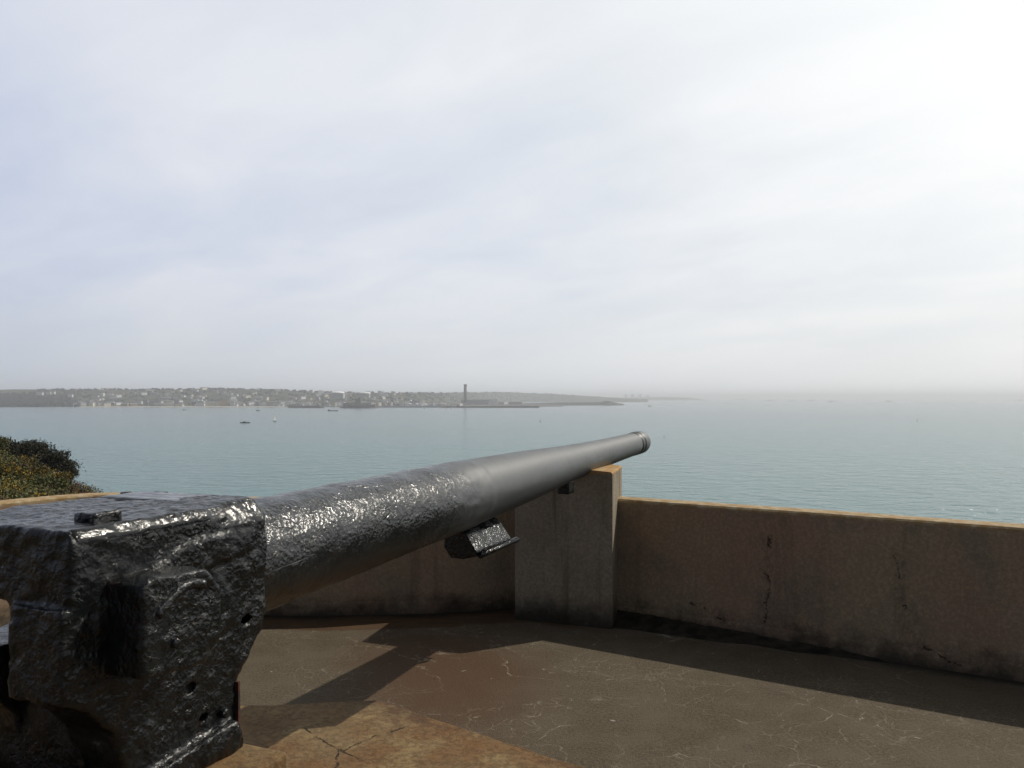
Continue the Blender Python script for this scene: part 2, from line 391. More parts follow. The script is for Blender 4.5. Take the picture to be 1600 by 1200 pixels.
# push the edge under the wall
outl2 = []
for i, q in enumerate(outl):
    t = (outl[min(i+1, len(outl)-1)]-outl[max(i-1, 0)]).normalized(); nrm = Vector((-t.y, t.x, 0)); outl2.append(q+nrm*.1)
cen = Vector((0, 1, 0)); vs = [bm.verts.new(q) for q in outl2]
lo = [bm.verts.new(q+Vector((0, 0, -.5))) for q in outl2]
bm.faces.new(vs); n = len(vs)
for i in range(n): bm.faces.new((vs[i], vs[(i+1) % n], lo[(i+1) % n], lo[i]))
bmesh.ops.triangulate(bm, faces=[f for f in bm.faces if len(f.verts) > 4])
tag(obj("floor", bm, m_floor), kind='structure')

# ------------------------------------------------------------------ parapet
prof = [(-.035, 0), (-.012, .05), (0, .10), (0, .35), (0, .62), (0, WALLH-.012), (.012, WALLH), (WT*.5, WALLH+.004), (WT-.015, WALLH), (WT, WALLH-.015), (WT, .3), (WT, -.6), (-.035, -.6)]
vs, fs = [], []
npf = len(prof)
for i, q in enumerate(path):
    t = (path[min(i+1, len(path)-1)]-path[max(i-1, 0)]).normalized(); nrm = Vector((-t.y, t.x))
    for j, (o, z) in enumerate(prof):
        jit = 0.0 if z < 0 else .006*noise.noise(Vector((q.x*1.3+j*.3, q.y*1.3, z*2)))+.003*noise.noise(Vector((q.x*6, q.y*6, j*1.7)))
        pz = z+(jit*.5 if z > .8 else 0)
        if j < 2: o += .02*noise.noise(Vector((q.x*4, q.y*4, 9)))
        pt = q+nrm*(o+jit); vs.append((pt.x, pt.y, pz-(.020*sm(-3.3, -2.7, pt.x)*(1-sm(.2, .8, pt.x)) if pz > .8 and pt.y > 5 else 0)))
for i in range(len(path)-1):
    for j in range(npf):
        a, b = i*npf+j, i*npf+(j+1) % npf
        fs.append((a, b, b+npf, a+npf))
wall = mesh_obj("parapet_wall", vs, fs, m_wall)
tag(wall, "low stained concrete parapet wall round the gun platform with a pale orange lit coping", "wall")

# dirt drifted along the foot of the wall right of the pillar
m_dirt = simple("black_dirt", (.030, .026, .020), .95, .1, .5, 12, 1., 60, .01)
vs, fs = [], []
A, B = Vector((.70, 6.46)), Vector((2.75, 5.18)); dr = (B-A).normalized(); nin = Vector((dr.y, -dr.x))
NX, NY = 60, 9
for i in range(NX):
    f = i/(NX-1); q = A.lerp(B, f)
    wdt = (.27*(1-f)**.8+.035)*(1+.25*noise.noise(Vector((f*9, 0, 3)))); hgt = .060*(1-f)**.8+.01
    for j in range(NY):
        g = j/(NY-1); pt = q+nin*(-.03+g*wdt)
        z = hgt*(1-g)**1.6+.008*noise.noise(Vector((pt.x*14, pt.y*14, 0)))*(1-g)-.004*(g > .98)+.002
        vs.append((pt.x, pt.y, z))
for i in range(NX-1):
    for j in range(NY-1):
        a = i*NY+j; fs.append((a, a+NY, a+NY+1, a+1))
tag(mesh_obj("dirt", vs, fs, m_dirt, smooth=True), "black dirt drifted along the foot of the wall beside the pillar", "dirt", kind='stuff')

# ------------------------------------------------------------------ pillar with a saddle for the barrel
bm = bmesh.new()
p0 = Vector((.737, 6.10, 0)); fd = Vector((-.935, .355, 0)).normalized(); bd = Vector((.088, .36, 0)).normalized()*.62
ZT = 1.152
AXS, AXZ, NR = .29, 1.232, .122
poly = [(0, -.05), (0, ZT-.012), (.012, ZT)]
a0 = math.asin((ZT+.012-AXZ)/NR)
s0 = AXS-math.cos(a0)*NR
poly.append((s0-.008, ZT+.012)); 
for k in range(0, 13):
    a = math.pi-a0+(2*a0+math.pi)*0  # start angle on the right shoulder
    th = (math.pi-a0)+(math.pi+2*a0)*k/12
    poly.append((AXS+NR*math.cos(th), AXZ+NR*math.sin(th)))
poly += [(.66, ZT+.01), (.752, ZT), (.764, ZT-.012), (.764, -.05)]
ok = [poly[0]]
for q in poly[1:]:
    if (Vector(q)-Vector(ok[-1])).length > 1e-4: ok.append(q)
def putp(s, z, t):
    q = p0+fd*s+bd*t; return (q.x, q.y, z)
add_prism(bm, ok, 0, 1, putp)
bmesh.ops.triangulate(bm, faces=[f for f in bm.faces if len(f.verts) > 4])
bmesh.ops.subdivide_edges(bm, edges=[e for e in bm.edges if e.calc_length() > .25], cuts=3, use_grid_fill=True)
pil = obj("concrete_pillar", bm, m_pil)
bv = pil.modifiers.new("edge", 'BEVEL'); bv.width = .008; bv.segments = 2; bv.limit_method = 'ANGLE'; bv.angle_limit = R(40)
tag(pil, "upright concrete pillar against the parapet, carrying the end of the gun barrel", "pillar")

# ------------------------------------------------------------------ plinth and mounting block
bm = bmesh.new()
cu, cv, cr = -.42, -.12, 1.70
pts = []
for k in range(8):
    a = R(-7.4+45*k); q = g2w(cu+cr*math.cos(a), cv+cr*math.sin(a)); pts.append((q.x, q.y))
add_prism(bm, pts, -.05, .14, lambda x, y, z: (x, y, z))
bmesh.ops.subdivide_edges(bm, edges=[e for e in bm.edges if e.calc_length() > .6], cuts=24)
pl = obj("plinth", bm, m_plinth)
for v in pl.data.vertices:
    if v.co.z > .1: v.co += Vector((1, 1, .3))*(.008*noise.noise(v.co*7))
bv = pl.modifiers.new("edge", 'BEVEL'); bv.width = .012; bv.segments = 2; bv.limit_method = 'ANGLE'; bv.angle_limit = R(50)
tag(pl, "low rust stained concrete plinth with dark cracks on the floor under the gun", "plinth")
bm = bmesh.new()
add_box(bm, -.36, .44, -1.12, -.445, .13, .672)
blk = obj("mounting_block", bm, m_plinth, loc=(OX, OY, 0), rz=GROT)
bv = blk.modifiers.new("edge", 'BEVEL'); bv.width = .014; bv.segments = 3
tag(blk, "square rust stained concrete block directly under the breech of the gun", "block")

# ------------------------------------------------------------------ the gun: local x = right, y = towards the muzzle, z = up
gun = empty("coastal_gun", (OX, OY, 0), GROT)
tag(gun, "long black iron coastal gun pointing out over the sea from the platform", "cannon")
clouds = []
for nm, s in (("lumps", .09), ("pits", .028), ("waves", .30)):
    t = bpy.data.textures.new(nm, 'CLOUDS'); t.noise_scale = s; t.noise_depth = 3; clouds.append(t)
def rough_iron(o, voxel=.009, lump=.016, pit=.006, wave=.012):
    if voxel:
        r = o.modifiers.new("skin", 'REMESH'); r.mode = 'VOXEL'; r.voxel_size = voxel; r.use_smooth_shade = True
    s_ = o.modifiers.new("soften", 'SMOOTH'); s_.factor = .4; s_.iterations = 1
    for t, a in zip(clouds, (lump, pit, wave)):
        if a:
            d_ = o.modifiers.new(t.name, 'DISPLACE'); d_.texture = t; d_.strength = a; d_.mid_level = .5; d_.texture_coords = 'LOCAL'
    return o
yz = lambda y, z, x: (x, y, z)       # profile in (y,z), extruded along x
xz = lambda x, z, y: (x, y, z)       # profile in (x,z), extruded along y
# breech ring: square body, chamfered along the top edges, narrower chamfer behind, wider in front
def ring_profile(c, top=1.386, w=.27, bot=1.03):
    return [(-w, 1.24), (-w, top-c), (-w+c, top), (w-c*.78, top), (w, top-c), (w, bot), (.085, bot), (.05, 1.20), (-w+.04, 1.21)]
def worn_strip(name, y0, y1, c):
    """the worn, shiny bevel along the upper right edge"""
    n = max(6, int((y1-y0)/.008)); m = 7; top = 1.386; w = .27
    a = Vector((w+.002, 0, top-c-.002)); b = Vector((w-c*.78-.003, 0, top+.001)); nr = Vector((1, 0, .78)).normalized()
    bm = bmesh.new(); rows = []
    for i in range(n+1):
        y = y0+(y1-y0)*i/n; row = []
        for j in range(m+1):
            f = j/m; q = a.lerp(b, f); q.y = y
            h = .0055-.006*(abs(f-.5)*2)**6-.007*(abs(i/n-.5)*2)**30+.0030*noise.noise(Vector((q.x*60, y*38, 3)))+.0022*noise.noise(Vector((f*4, y*90, 8)))
            row.append(bm.verts.new(q+nr*h))
        rows.append(row)
    low = [[bm.verts.new(Vector((q.x, y0+(y1-y0)*i/n, q.z))-nr*.02) for q in (a, b)] for i in (0, n)]
    for A_, B_ in zip(rows, rows[1:]):
        for j in range(m): bm.faces.new((A_[j], A_[j+1], B_[j+1], B_[j]))
    return obj(name, bm, m_worn, gun, smooth=True)
worn_strip("worn_edge", -1.02, -.565, .030); worn_strip("worn_edge", -.555, -.340, .062)
bm = bmesh.new()
rows = []
for i in range(25):
    rows.append([bm.verts.new((-.255+.345*j/30, -.525+.183*i/24, 1.3905+.0022*noise.noise(Vector((j*.35, i*.35, 1)))-.012*(max(abs(i/12-1), abs(j/15-1))**14))) for j in range(31)])
for A_, B_ in zip(rows, rows[1:]):
    for j in range(30): bm.faces.new((A_[j], A_[j+1], B_[j+1], B_[j]))
obj("cover_plate", bm, m_plate, gun, smooth=True)
for (x, y, r_) in ((-.255, -.40, .016), (-.16, -.345, .022), (.07, -.35, .016)):
    bm = bmesh.new(); add_box(bm, x-r_, x+r_, y-r_*.6, y+r_*.6, 1.37, 1.390)
    rough_iron(obj("bolt_head", bm, m_iron, gun), .004, .007, .004, 0)
def carve(o, holes):
    """sink recesses (x, y, z, radius, depth) into the right hand face of a part"""
    cut = []
    for (x, y, z, r_, dp) in holes:
        bm = bmesh.new(); add_lathe(bm, [(-dp, r_*.8), (.06, r_*1.05)], 9, 'Z')
        for v in bm.verts:
            k = 1+.35*noise.noise(Vector((v.co.x*70, v.co.y*70, x+y*9)))
            v.co = Vector((v.co.z+x, v.co.x*1.3*k+y, v.co.y*k+z))
        c = obj("cutter", bm, m_iron); m = o.modifiers.new("hole", 'BOOLEAN'); m.operation = 'DIFFERENCE'; m.object = c; cut.append(c)
    par, o.parent = o.parent, None
    bpy.context.view_layer.update(); dg = bpy.context.evaluated_depsgraph_get()
    me = bpy.data.meshes.new_from_object(o.evaluated_get(dg)); o.modifiers.clear(); o.data = me; o.parent = par
    for c in cut: bpy.data.objects.remove(c)
def cheek_profile(ztop, zfront):
    p_ = [(-1.05, ztop), (-1.05, .98), (-.98, .945), (-.90, .86), (-.865, .745), (-.86, .672), (-.47, .672), (-.462, .868), (-.355, .985), (-.338, 1.14), (-.338, zfront)]
    return p_ if ztop == zfront else p_+[(-.72, zfront), (-.74, ztop)]
bm = bmesh.new()
add_prism(bm, ring_profile(.030), -1.03, -.50, xz)
add_prism(bm, ring_profile(.062), -.56, -.336, xz)
add_prism(bm, cheek_profile(1.20, 1.20), .085, .268, yz)
add_prism(bm, [(-.80, .672), (-.80, .73), (-.50, .76), (-.47, .672)], .25, .300, yz)       # foot flange
add_prism(bm, [(-.96, 1.13), (-.96, 1.19), (-.66, 1.30), (-.40, 1.30), (-.40, 1.25), (-.62, 1.22)], .25, .279, yz)   # low worn ledge
brb = obj("breech_block", bm, m_iron, gun)
r = brb.modifiers.new("skin", 'REMESH'); r.mode = 'VOXEL'; r.voxel_size = .008; r.use_smooth_shade = True
carve(brb, ((.268, -.425, 1.035, .017, .06), (.268, -.60, .800, .015, .05), (.268, -.655, .90, .022, .012)))
rough_iron(brb, voxel=0, lump=.017, pit=.009, wave=.010)
bm = bmesh.new(); add_prism(bm, cheek_profile(1.05, 1.21), -.275, -.10, yz)
rough_iron(obj("carriage_cheek", bm, m_iron, gun), voxel=.009, lump=.014, pit=.007, wave=.012)
bm = bmesh.new(); add_box(bm, -.20, .20, -.80, -.475, .672, 1.06); add_box(bm, -.262, .12, -.88, -.78, .674, .99)
rough_iron(obj("carriage_web", bm, m_iron, gun), .014)
bm = bmesh.new(); add_box(bm, .25, .278, -.474, -.466, .682, .86)
obj("rust_streaked_edge", bm, m_rust, gun)
# breech mechanism box, standing proud of the right cheek
bm = bmesh.new()
add_prism(bm, [(-.932, 1.02), (-.932, 1.245), (-.90, 1.262), (-.72, 1.250), (-.66, 1.19), (-.66, 1.06), (-.72, 1.0)], .25, .39, yz)
rough_iron(obj("breech_mechanism_box", bm, m_iron, gun), .008, .014, .008, .008)
# curved handle bar on the box, studs and lugs
def tube(bm, pts, r, seg=8):
    pts = [Vector(q) for q in pts]; rings = []
    for i, q in enumerate(pts):
        t = (pts[min(i+1, len(pts)-1)]-pts[max(i-1, 0)]).normalized()
        a = t.orthogonal().normalized(); b = t.cross(a)
        if rings:
            pa = rings[-1][1]; a = (pa-t*pa.dot(t)).normalized(); b = t.cross(a)
        rings.append(([bm.verts.new(q+(a*math.cos(2*math.pi*k/seg)+b*math.sin(2*math.pi*k/seg))*r) for k in range(seg)], a))
    for (A_, _), (B_, _) in zip(rings, rings[1:]):
        for k in range(seg): bm.faces.new((A_[k], A_[(k+1) % seg], B_[(k+1) % seg], B_[k]))
    bm.faces.new(rings[0][0][::-1]); bm.faces.new(rings[-1][0])
bm = bmesh.new()
tube(bm, [(.385, -.885+.16*f, 1.165+.05*math.sin(f*2.4)+.01*f) for f in [i/10 for i in range(11)]], .016)
rough_iron(obj("handle_bar", bm, m_iron, gun), .006, .006, .003, 0)
for (yy, zz, rr) in ((-.535, .790, .015), (-.83, 1.085, .014)):
    bm = bmesh.new(); add_lathe(bm, [(0, rr), (.018, rr), (.024, rr*.7)], 12)
    for v in bm.verts: v.co = Vector((v.co.y+(.268 if yy > -.7 else .378), v.co.x+yy, v.co.z+zz))
    rough_iron(obj("stud", bm, m_iron, gun), .005, .006, .004, 0)
bm = bmesh.new(); add_box(bm, .15, .22, -.925, -.835, 1.36, 1.412)
rough_iron(obj("sight_lug", bm, m_iron, gun), .007, .014, .006, 0)
# barrel: its own frame along the bore
SL = .0268/1.0874
bar = empty("barrel_frame"); C.objects.unlink(bar); bpy.data.objects.remove(bar)
def du(D): return (D-3.0)*1.0874          # depth -> distance along the bore
prof = [(-.60, .10), (-.345, .10), (-.345, .198), (-.31, .2), (-.285, .2), (-.28, .197), (du(3.0), .196), (du(3.6), .190), (du(4.2), .184), (du(4.46), .181), (du(4.48), .178), (du(5.2), .160), (du(6.0), .130), (du(6.6), .116), (du(7.2), .1075), (du(7.62), .1035),
        (du(7.63), .095), (du(7.655), .095), (du(7.662), .107), (du(7.70), .107), (du(7.708), .095), (du(7.735), .095), (du(7.742), .108), (du(7.88), .107), (du(7.93), .096), (du(7.955), .085), (du(7.955), .075), (du(7.6), .074)]
fin = []
for (a, ra), (b, rb) in zip(prof, prof[1:]):
    n = max(1, int(abs(b-a)/.03))
    for k in range(n): fin.append((a+(b-a)*k/n, ra+(rb-ra)*k/n))
fin.append(prof[-1])
bm = bmesh.new(); add_lathe(bm, fin, 96)
barrel = obj("barrel", bm, m_barrel, gun, smooth=True)
barrel.location = (0, 0, 1.145); barrel.rotation_euler = (math.atan(SL), 0, 0)
for v in barrel.data.vertices:
    y = v.co.y; k = 1-sm(1.35, 1.75, y)
    if y > -.27 and k > 0:
        rr = Vector((v.co.x, 0, v.co.z)).normalized()
        v.co += rr*k*(.004*noise.noise(v.co*9)+.003*noise.noise(v.co*28))
def on_axis(D, dx=0., dz=0.): return Vector((dx, du(D), 1.145+.0268*(D-3)+dz))
# bracket of the recoil gear under the barrel
q = on_axis(4.5, 0, -.015)
bm = bmesh.new()
ya, yb = du(4.36), du(4.78)
zc = q.z
oct_ = [(-.07, zc-.16), (-.07, zc-.26), (-.03, zc-.315), (.05, zc-.318), (.115, zc-.30), (.125, zc-.27), (.065, zc-.185), (.02, zc-.15)]
add_prism(bm, oct_, ya, yb, xz)
rough_iron(obj("recoil_bracket", bm, m_iron, gun), .008, .008, .004, .004)
bm = bmesh.new(); tube(bm, [(.135, ya+.02, zc-.292), (.135, yb+.06, zc-.286)], .016, 10)
obj("recoil_rod", bm, m_iron, gun, smooth=True)
bm = bmesh.new(); add_lathe(bm, [(du(4.2), .16), (du(4.2), .19), (du(4.38), .188), (du(4.38), .16)], 40)
for v in bm.verts:
    v.co = Vector((v.co.x*.5, v.co.y, v.co.z*.9-.012+1.145+.0268*1.26))
rough_iron(obj("recoil_collar", bm, m_iron, gun), .009, .006, .004, 0)
bm = bmesh.new(); q = on_axis(5.92); add_box(bm, -.03, .06, q.y-.06, q.y+.05, q.z-.205, q.z-.115)
rough_iron(obj("barrel_lug", bm, m_iron, gun), .008, .012, .005, 0)

# ------------------------------------------------------------------ sea
m_sea, nt, p = material("sea_water")
P = nt.pos()
w1 = nt.noise(nt.scale(P, (.75, 1.0, 1)), .10, 4, .55, .4); w2 = nt.noise(nt.scale(P, (.6, 1., 1)), .42, 3, .6, .3)
w3 = nt.noise(nt.scale(P, (.8, 1., 1)), .0045, 5, .55)
c = nt.mix(nt.ramp(w3, .35, .65), (.036, .100, .112), (.042, .110, .120))
sy = nt.new('ShaderNodeSeparateXYZ'); nt.l.new(P, sy.inputs[0])
shore = nt.ramp(nt.math('ADD', sy.outputs[1], nt.math('MULTIPLY', nt.math('SUBTRACT', w3, .5), 450)), 300, 1900, 1, 0)
c = nt.mix(nt.math('MULTIPLY', shore, .8), c, (.052, .165, .165))         # paler green over shallow sand inshore
nt.put(p.inputs['Base Color'], c); p.inputs['Roughness'].default_value = .15; p.inputs['IOR'].default_value = 1.33
hgt = nt.math('ADD', w1, nt.math('MULTIPLY', w2, .26))
nt.put(p.inputs['Normal'], nt.bump(hgt, 1.0, 3.0))
bm = bmesh.new(); E = 30000.
grid = [-E, -6000, -2000, -600, 0, 600, 2000, 6000, E]
vv = [[bm.verts.new((x, y, SEA)) for x in grid] for y in grid]
for i in range(8):
    for j in range(8): bm.faces.new((vv[i][j], vv[i][j+1], vv[i+1][j+1], vv[i+1][j]))
tag(obj("sea", bm, m_sea), kind='structure')

# ------------------------------------------------------------------ near headland
def ground_z(x, y):
    d = max(0., math.hypot(x*.9, max(y, -20)*1.0 if y > 0 else y*.4)-9)
    z = -.62-.20*d-.006*max(0, d-25)**1.5
    # spur on the left running out to the tree clump
    edge = -.622*max(y, 1)+1.2*noise.noise(Vector((x*.15, y*.15, 2)))
    t = max(0., x-edge)
    top = -3.35-.030*max(0, 84-y)-.05*max(0, y-86)**1.3
    top += .3*fb(x*.12, y*.12, 1, 3)*sm(20, 45, y)
    zs = top-.45*t-.005*t*t-.35*max(0., t-.121*y)**1.5
    m = sm(25, 48, y)*sm(-12, -20, x)
    z = z*(1-m)+max(z, zs)*m
    return max(z, SEA-3)
m_ground, nt, p = material("headland_turf")
P = nt.pos(); nb = nt.noise(P, .35, 5, .6); nf = nt.noise(P, 3., 5, .7)
c = nt.mix(nt.ramp(nb, .35, .65), (.035, .042, .016), (.070, .058, .022)); c = nt.mix(nt.ramp(nf, .4, .65, .6, 0), c, (.020, .022, .010))
nt.put(p.inputs['Base Color'], c); p.inputs['Roughness'].default_value = .95; p.inputs['Specular IOR Level'].default_value = .1
nt.put(p.inputs['Normal'], nt.bump(nf, 1., .3))
vs, fs = [], []; NX, NY = 150, 130
for j in range(NY):
    for i in range(NX):
        x = -190+ i/(NX-1)*330; y = -60+j/(NY-1)*280
        vs.append((x, y, ground_z(x, y)))
for j in range(NY-1):
    for i in range(NX-1):
        a = j*NX+i; fs.append((a, a+1, a+1+NX, a+NX))
tag(mesh_obj("terrain", vs, fs, m_ground, smooth=True), kind='structure')

def leaf_mat(name, a, b, rough=.7):
    m, nt, p = material(name); 
    n = nt.noise(nt.pos(), 1.3, 3, .6)
    oi = nt.new('ShaderNodeNewGeometry').outputs['Random Per Island']
    nt.put(p.inputs['Base Color'], nt.mix(nt.math('ADD', nt.math('MULTIPLY', nt.ramp(n, .35, .65), .55), nt.math('MULTIPLY', oi, .45)), a, b))
    p.inputs['Roughness'].default_value = rough; p.inputs['Specular IOR Level'].default_value = .2
    return m
m_leaf = leaf_mat("evergreen_leaf", (.018, .019, .012), (.055, .053, .032))
m_gorse = leaf_mat("gorse_green", (.040, .047, .014), (.100, .098, .030))
m_flower = leaf_mat("gorse_flower", (.19, .115, .010), (.31, .20, .018))
m_heath = leaf_mat("dry_heather", (.050, .036, .020), (.105, .075, .036))
m_red = leaf_mat("red_bracken", (.060, .022, .018), (.105, .042, .028))
m_grass = leaf_mat("scrub_green", (.060, .068, .020), (.150, .145, .052))
m_bark = simple("grey_bark", (.075, .062, .052), .9, .1, .4, 6, .8, 15, .03)
def add_leaf(vs, fs, mi, c, s, k, up=.3):
    a = Vector((random.gauss(0, 1), random.gauss(0, 1), random.gauss(0, 1)+up)).normalized()
    b = a.orthogonal().normalized(); b = Matrix.Rotation(random.random()*6.28, 3, a) @ b; d_ = a.cross(b)
    i = len(vs); l = s*(.7+.6*random.random())
    vs += [c-b*l*.5, c+d_*l*.32, c+b*l*.6, c-d_*l*.32]; fs.append((i, i+1, i+2, i+3)); mi.append(k)
def clumpy(center, rx, ry, rz, clumps, per, size, mix, flat_top=False):
    """leaf faces gathered in clumps through an uneven volume; mix = [(slot, weight)]"""
    vs, fs, mi = [], [], []
    sl = [k for k, w_ in mix for _ in range(w_)]
    for _ in range(clumps):
        d_ = Vector((random.gauss(0, 1), random.gauss(0, 1), random.gauss(0, 1))).normalized()
        if d_.z < -.35: d_.z *= .4
        rr = random.random()**.45*(.85+.35*noise.noise(d_*1.9+Vector(center)*.3))
        c = Vector(center)+Vector((d_.x*rx, d_.y*ry, d_.z*rz))*rr
        cr_ = size*(1.6+1.8*random.random()); k = random.choice(sl)
        for _ in range(per):
            o = Vector((random.gauss(0, .5), random.gauss(0, .5), random.gauss(0, .36)))*cr_
            add_leaf(vs, fs, mi, c+o, size, k if random.random() < .8 else random.choice(sl))
    return vs, fs, mi
# wind-shaped evergreens on the spur
def tree(x, y, h, rx, rz, label, lean=.2):
    z = ground_z(x, y)-.1
    t = empty("evergreen_tree", (x, y, z)); tag(t, label, "tree", "trees on the left headland")
    bm = bmesh.new()
    base = Vector((0, 0, 0)); fork = Vector((lean*.6, 0, h*.38))
    def limb(a, b, r0, r1):
        pts = [a.lerp(b, f)+Vector((random.uniform(-.1, .1), random.uniform(-.1, .1), 0))*math.sin(f*3.14) for f in (0, .25, .5, .75, 1)]
        rings = []
        for i_, q in enumerate(pts):
            r = r0+(r1-r0)*i_/4; tt = (b-a).normalized(); aa = tt.orthogonal().normalized(); bb = tt.cross(aa)
            rings.append([bm.verts.new(q+(aa*math.cos(k*1.047)+bb*math.sin(k*1.047))*r) for k in range(6)])
        for A_, B_ in zip(rings, rings[1:]):
            for k in range(6): bm.faces.new((A_[k], A_[(k+1) % 6], B_[(k+1) % 6], B_[k]))
    limb(base, fork, .11, .08)
    for k in range(6):
        a = k*1.05+random.random(); limb(fork*random.uniform(.6, 1), Vector((lean+rx*.65*math.cos(a), rx*.6*math.sin(a), h*random.uniform(.62, .9))), .05, .015)
    obj("trunk", bm, m_bark, t)
    vs, fs, mi = clumpy((lean, 0, h-rz), rx, rx*.85, rz, int(85*rx*rz), 40, .17, [(0, 1)])
    mesh_obj("crown", vs, fs, [m_leaf], t)
    return t
for a in ((-52.0, 87, 1.55, 2.2, .9, "broad dark evergreen tree at the left edge of the photo on the headland", -.2),
          (-48.8, 85, 3.15, 2.1, 1.6, "tallest dark evergreen tree of the clump on the headland", 0),
          (-46.9, 85.5, 3.15, 1.65, 1.6, "dark evergreen tree second from the seaward end of the clump", .1),
          (-45.3, 84.6, 2.5, .95, 1.25, "thin ragged evergreen tree at the seaward end of the clump", .15),
          (-55.5, 87, 1.3, 2.4, .9, "dark evergreen tree furthest inland on the headland ridge", -.3)):
    tree(*a)
# gorse and heather bushes one can tell apart
m_bush = [m_gorse, m_flower, m_heath, m_grass, m_red]
def bush(x, y, r, h, mix, label, name="gorse_bush", cat="bush"):
    z = ground_z(x, y)
    vs, fs, mi = clumpy((0, 0, h*.45), r, r, h*.6, int(26+30*r*r), 26, .17, mix)
    o = mesh_obj(name, vs, fs, m_bush, mi=mi); o.location = (x, y, z)
    return tag(o, label, cat, "bushes on the left headland slope")
G = (4, 1, 2); FL = [(0, 3), (1, 3), (2, 1)]; GR = [(0, 5), (3, 2)]; HE = [(2, 4), (0, 1), (4, 1)]
at_head = lambda px, D: (px-800)/F*D
bush(at_head(64, 76), 76, 1.15, 1.3, FL, "yellow flowering gorse bush in the middle of the slope below the trees")
bush(at_head(40, 78), 78, 1.0, .95, [(0, 2), (1, 2), (2, 3)], "ochre gorse bush just under the tree trunks, mixed with brown stems")
bush(at_head(98, 80), 80, 1.0, 1.1, FL, "yellow gorse bush under the seaward end of the trees")
bush(at_head(8, 62), 62, 1.0, .9, FL, "yellow gorse bush at the left edge of the photo just above the wall")
bush(at_head(26, 64), 64, .8, .8, [(0, 3), (1, 2)], "small half yellow gorse bush above the wall near the left edge of the photo")
bush(at_head(88, 70), 70, 1.25, 1.0, GR, "grey green flowerless bush low on the slope")
bush(at_head(5, 84), 82, 1.7, 1.6, GR, "large pale green bush at the top of the slope by the photo edge")
bush(at_head(112, 74), 74, .9, .8, [(4, 3), (0, 1), (1, 1)], "reddish brown bush low on the seaward edge of the slope", "bracken_bush")
bush(at_head(126, 72), 72, .85, .7, [(4, 4), (2, 2)], "dark red bush lowest on the seaward edge of the slope just above the wall", "bracken_bush")
bush(at_head(28, 72), 72, 1.3, 1.0, HE, "brown heather bush on the left of the slope", "heather_bush")
bush(at_head(60, 66), 66, 1.1, .8, GR, "dark green bush on the slope just above the wall")
# low scrub
vs, fs, mi = [], [], []
for _ in range(2600):
    y = random.uniform(48, 90); x = random.uniform(-.68, -.36)*y*1.02-2
    z = ground_z(x, y)
    if z < -14: continue
    n_ = noise.noise(Vector((x*.22, y*.22, 5))); k = 2 if n_ > .22 else (3 if n_ > -.25 else 0)
    if noise.noise(Vector((x*.35, y*.35, 11))) > .12 and random.random() < .5: k = 1
    if x/y > -.535 and random.random() < .4: k = 4
    rr = random.uniform(.3, .75)
    for _ in range(20):
        o = Vector((random.gauss(0, .5)*rr, random.gauss(0, .5)*rr, abs(random.gauss(0, .45))*rr))
        add_leaf(vs, fs, mi, Vector((x, y, z+.05))+o, .17, k if random.random() < .8 else random.choice((0, 2, 3)))
tag(mesh_obj("scrub", vs, fs, m_bush, mi=mi), "low heath scrub covering the headland slope", "scrub", kind='stuff')

# ------------------------------------------------------------------ far shore
ridge = [(-300, 608), (0, 609), (60, 608.5), (130, 609), (230, 608.5), (345, 607.5), (420, 609.5), (480, 611.5), (540, 614), (600, 614), (680, 614.5), (730, 613.5), (790, 613), (850, 615), (900, 618), (960, 621.5), (1000, 623.5)]
def hshift(px): return 4000*sm(620, 810, px)
def hill_z(px, D):
    zt = EYE-(interp(ridge, px)-621)/F*(5300+hshift(px)); D -= hshift(px)
    t = sm(3930, 5300, D)
    z = SEA+2.5+(zt-SEA-2.5)*(t**.8)+5*fb(px*.02, D*.004, 4, 3)*t
    if D > 5300: z -= (D-5300)*.02
    return z
m_hill, nt, p = material("far_hill_green")
P = nt.pos(); c = nt.mix(nt.ramp(nt.noise(P, .009, 5, .65), .4, .6), (.035, .042, .030), (.095, .098, .065))
nt.put(p.inputs['Base Color'], c); p.inputs['Roughness'].default_value = 1; p.inputs['Specular IOR Level'].default_value = 0
vs, fs = [], []; xs = [i*8-340 for i in range(170)]; Ds = [3880+i*60 for i in range(32)]
for D in Ds:
    for px in xs:
        D2 = D+hshift(px); q = at(px, 621, D2); vs.append((q.x, D2, SEA-2 if D == Ds[0] else hill_z(px, D2)))
n = len(xs)
for j in range(len(Ds)-1):
    for i in range(n-1):
        a = j*n+i; fs.append((a, a+1, a+1+n, a+n))
tag(mesh_obj("hills", vs, fs, m_hill, smooth=True), kind='structure')
# sandy strip along the foot of the town
m_sand = simple("pale_sand", (.40, .36, .29), .95, .1, .15, .01)
bm = bmesh.new()
pts = [at(x, 621, 3885) for x in range(120, 470, 25)]
for (a, b) in zip(pts, pts[1:]):
    v = [bm.verts.new((a.x, 3876, SEA+.3)), bm.verts.new((b.x, 3876, SEA+.3)), bm.verts.new((b.x, 3935, SEA+3.4)), bm.verts.new((a.x, 3935, SEA+3.4))]
    bm.faces.new(v)
bmesh.ops.remove_doubles(bm, verts=bm.verts, dist=.1)
tag(obj("beach", bm, m_sand), kind='structure')

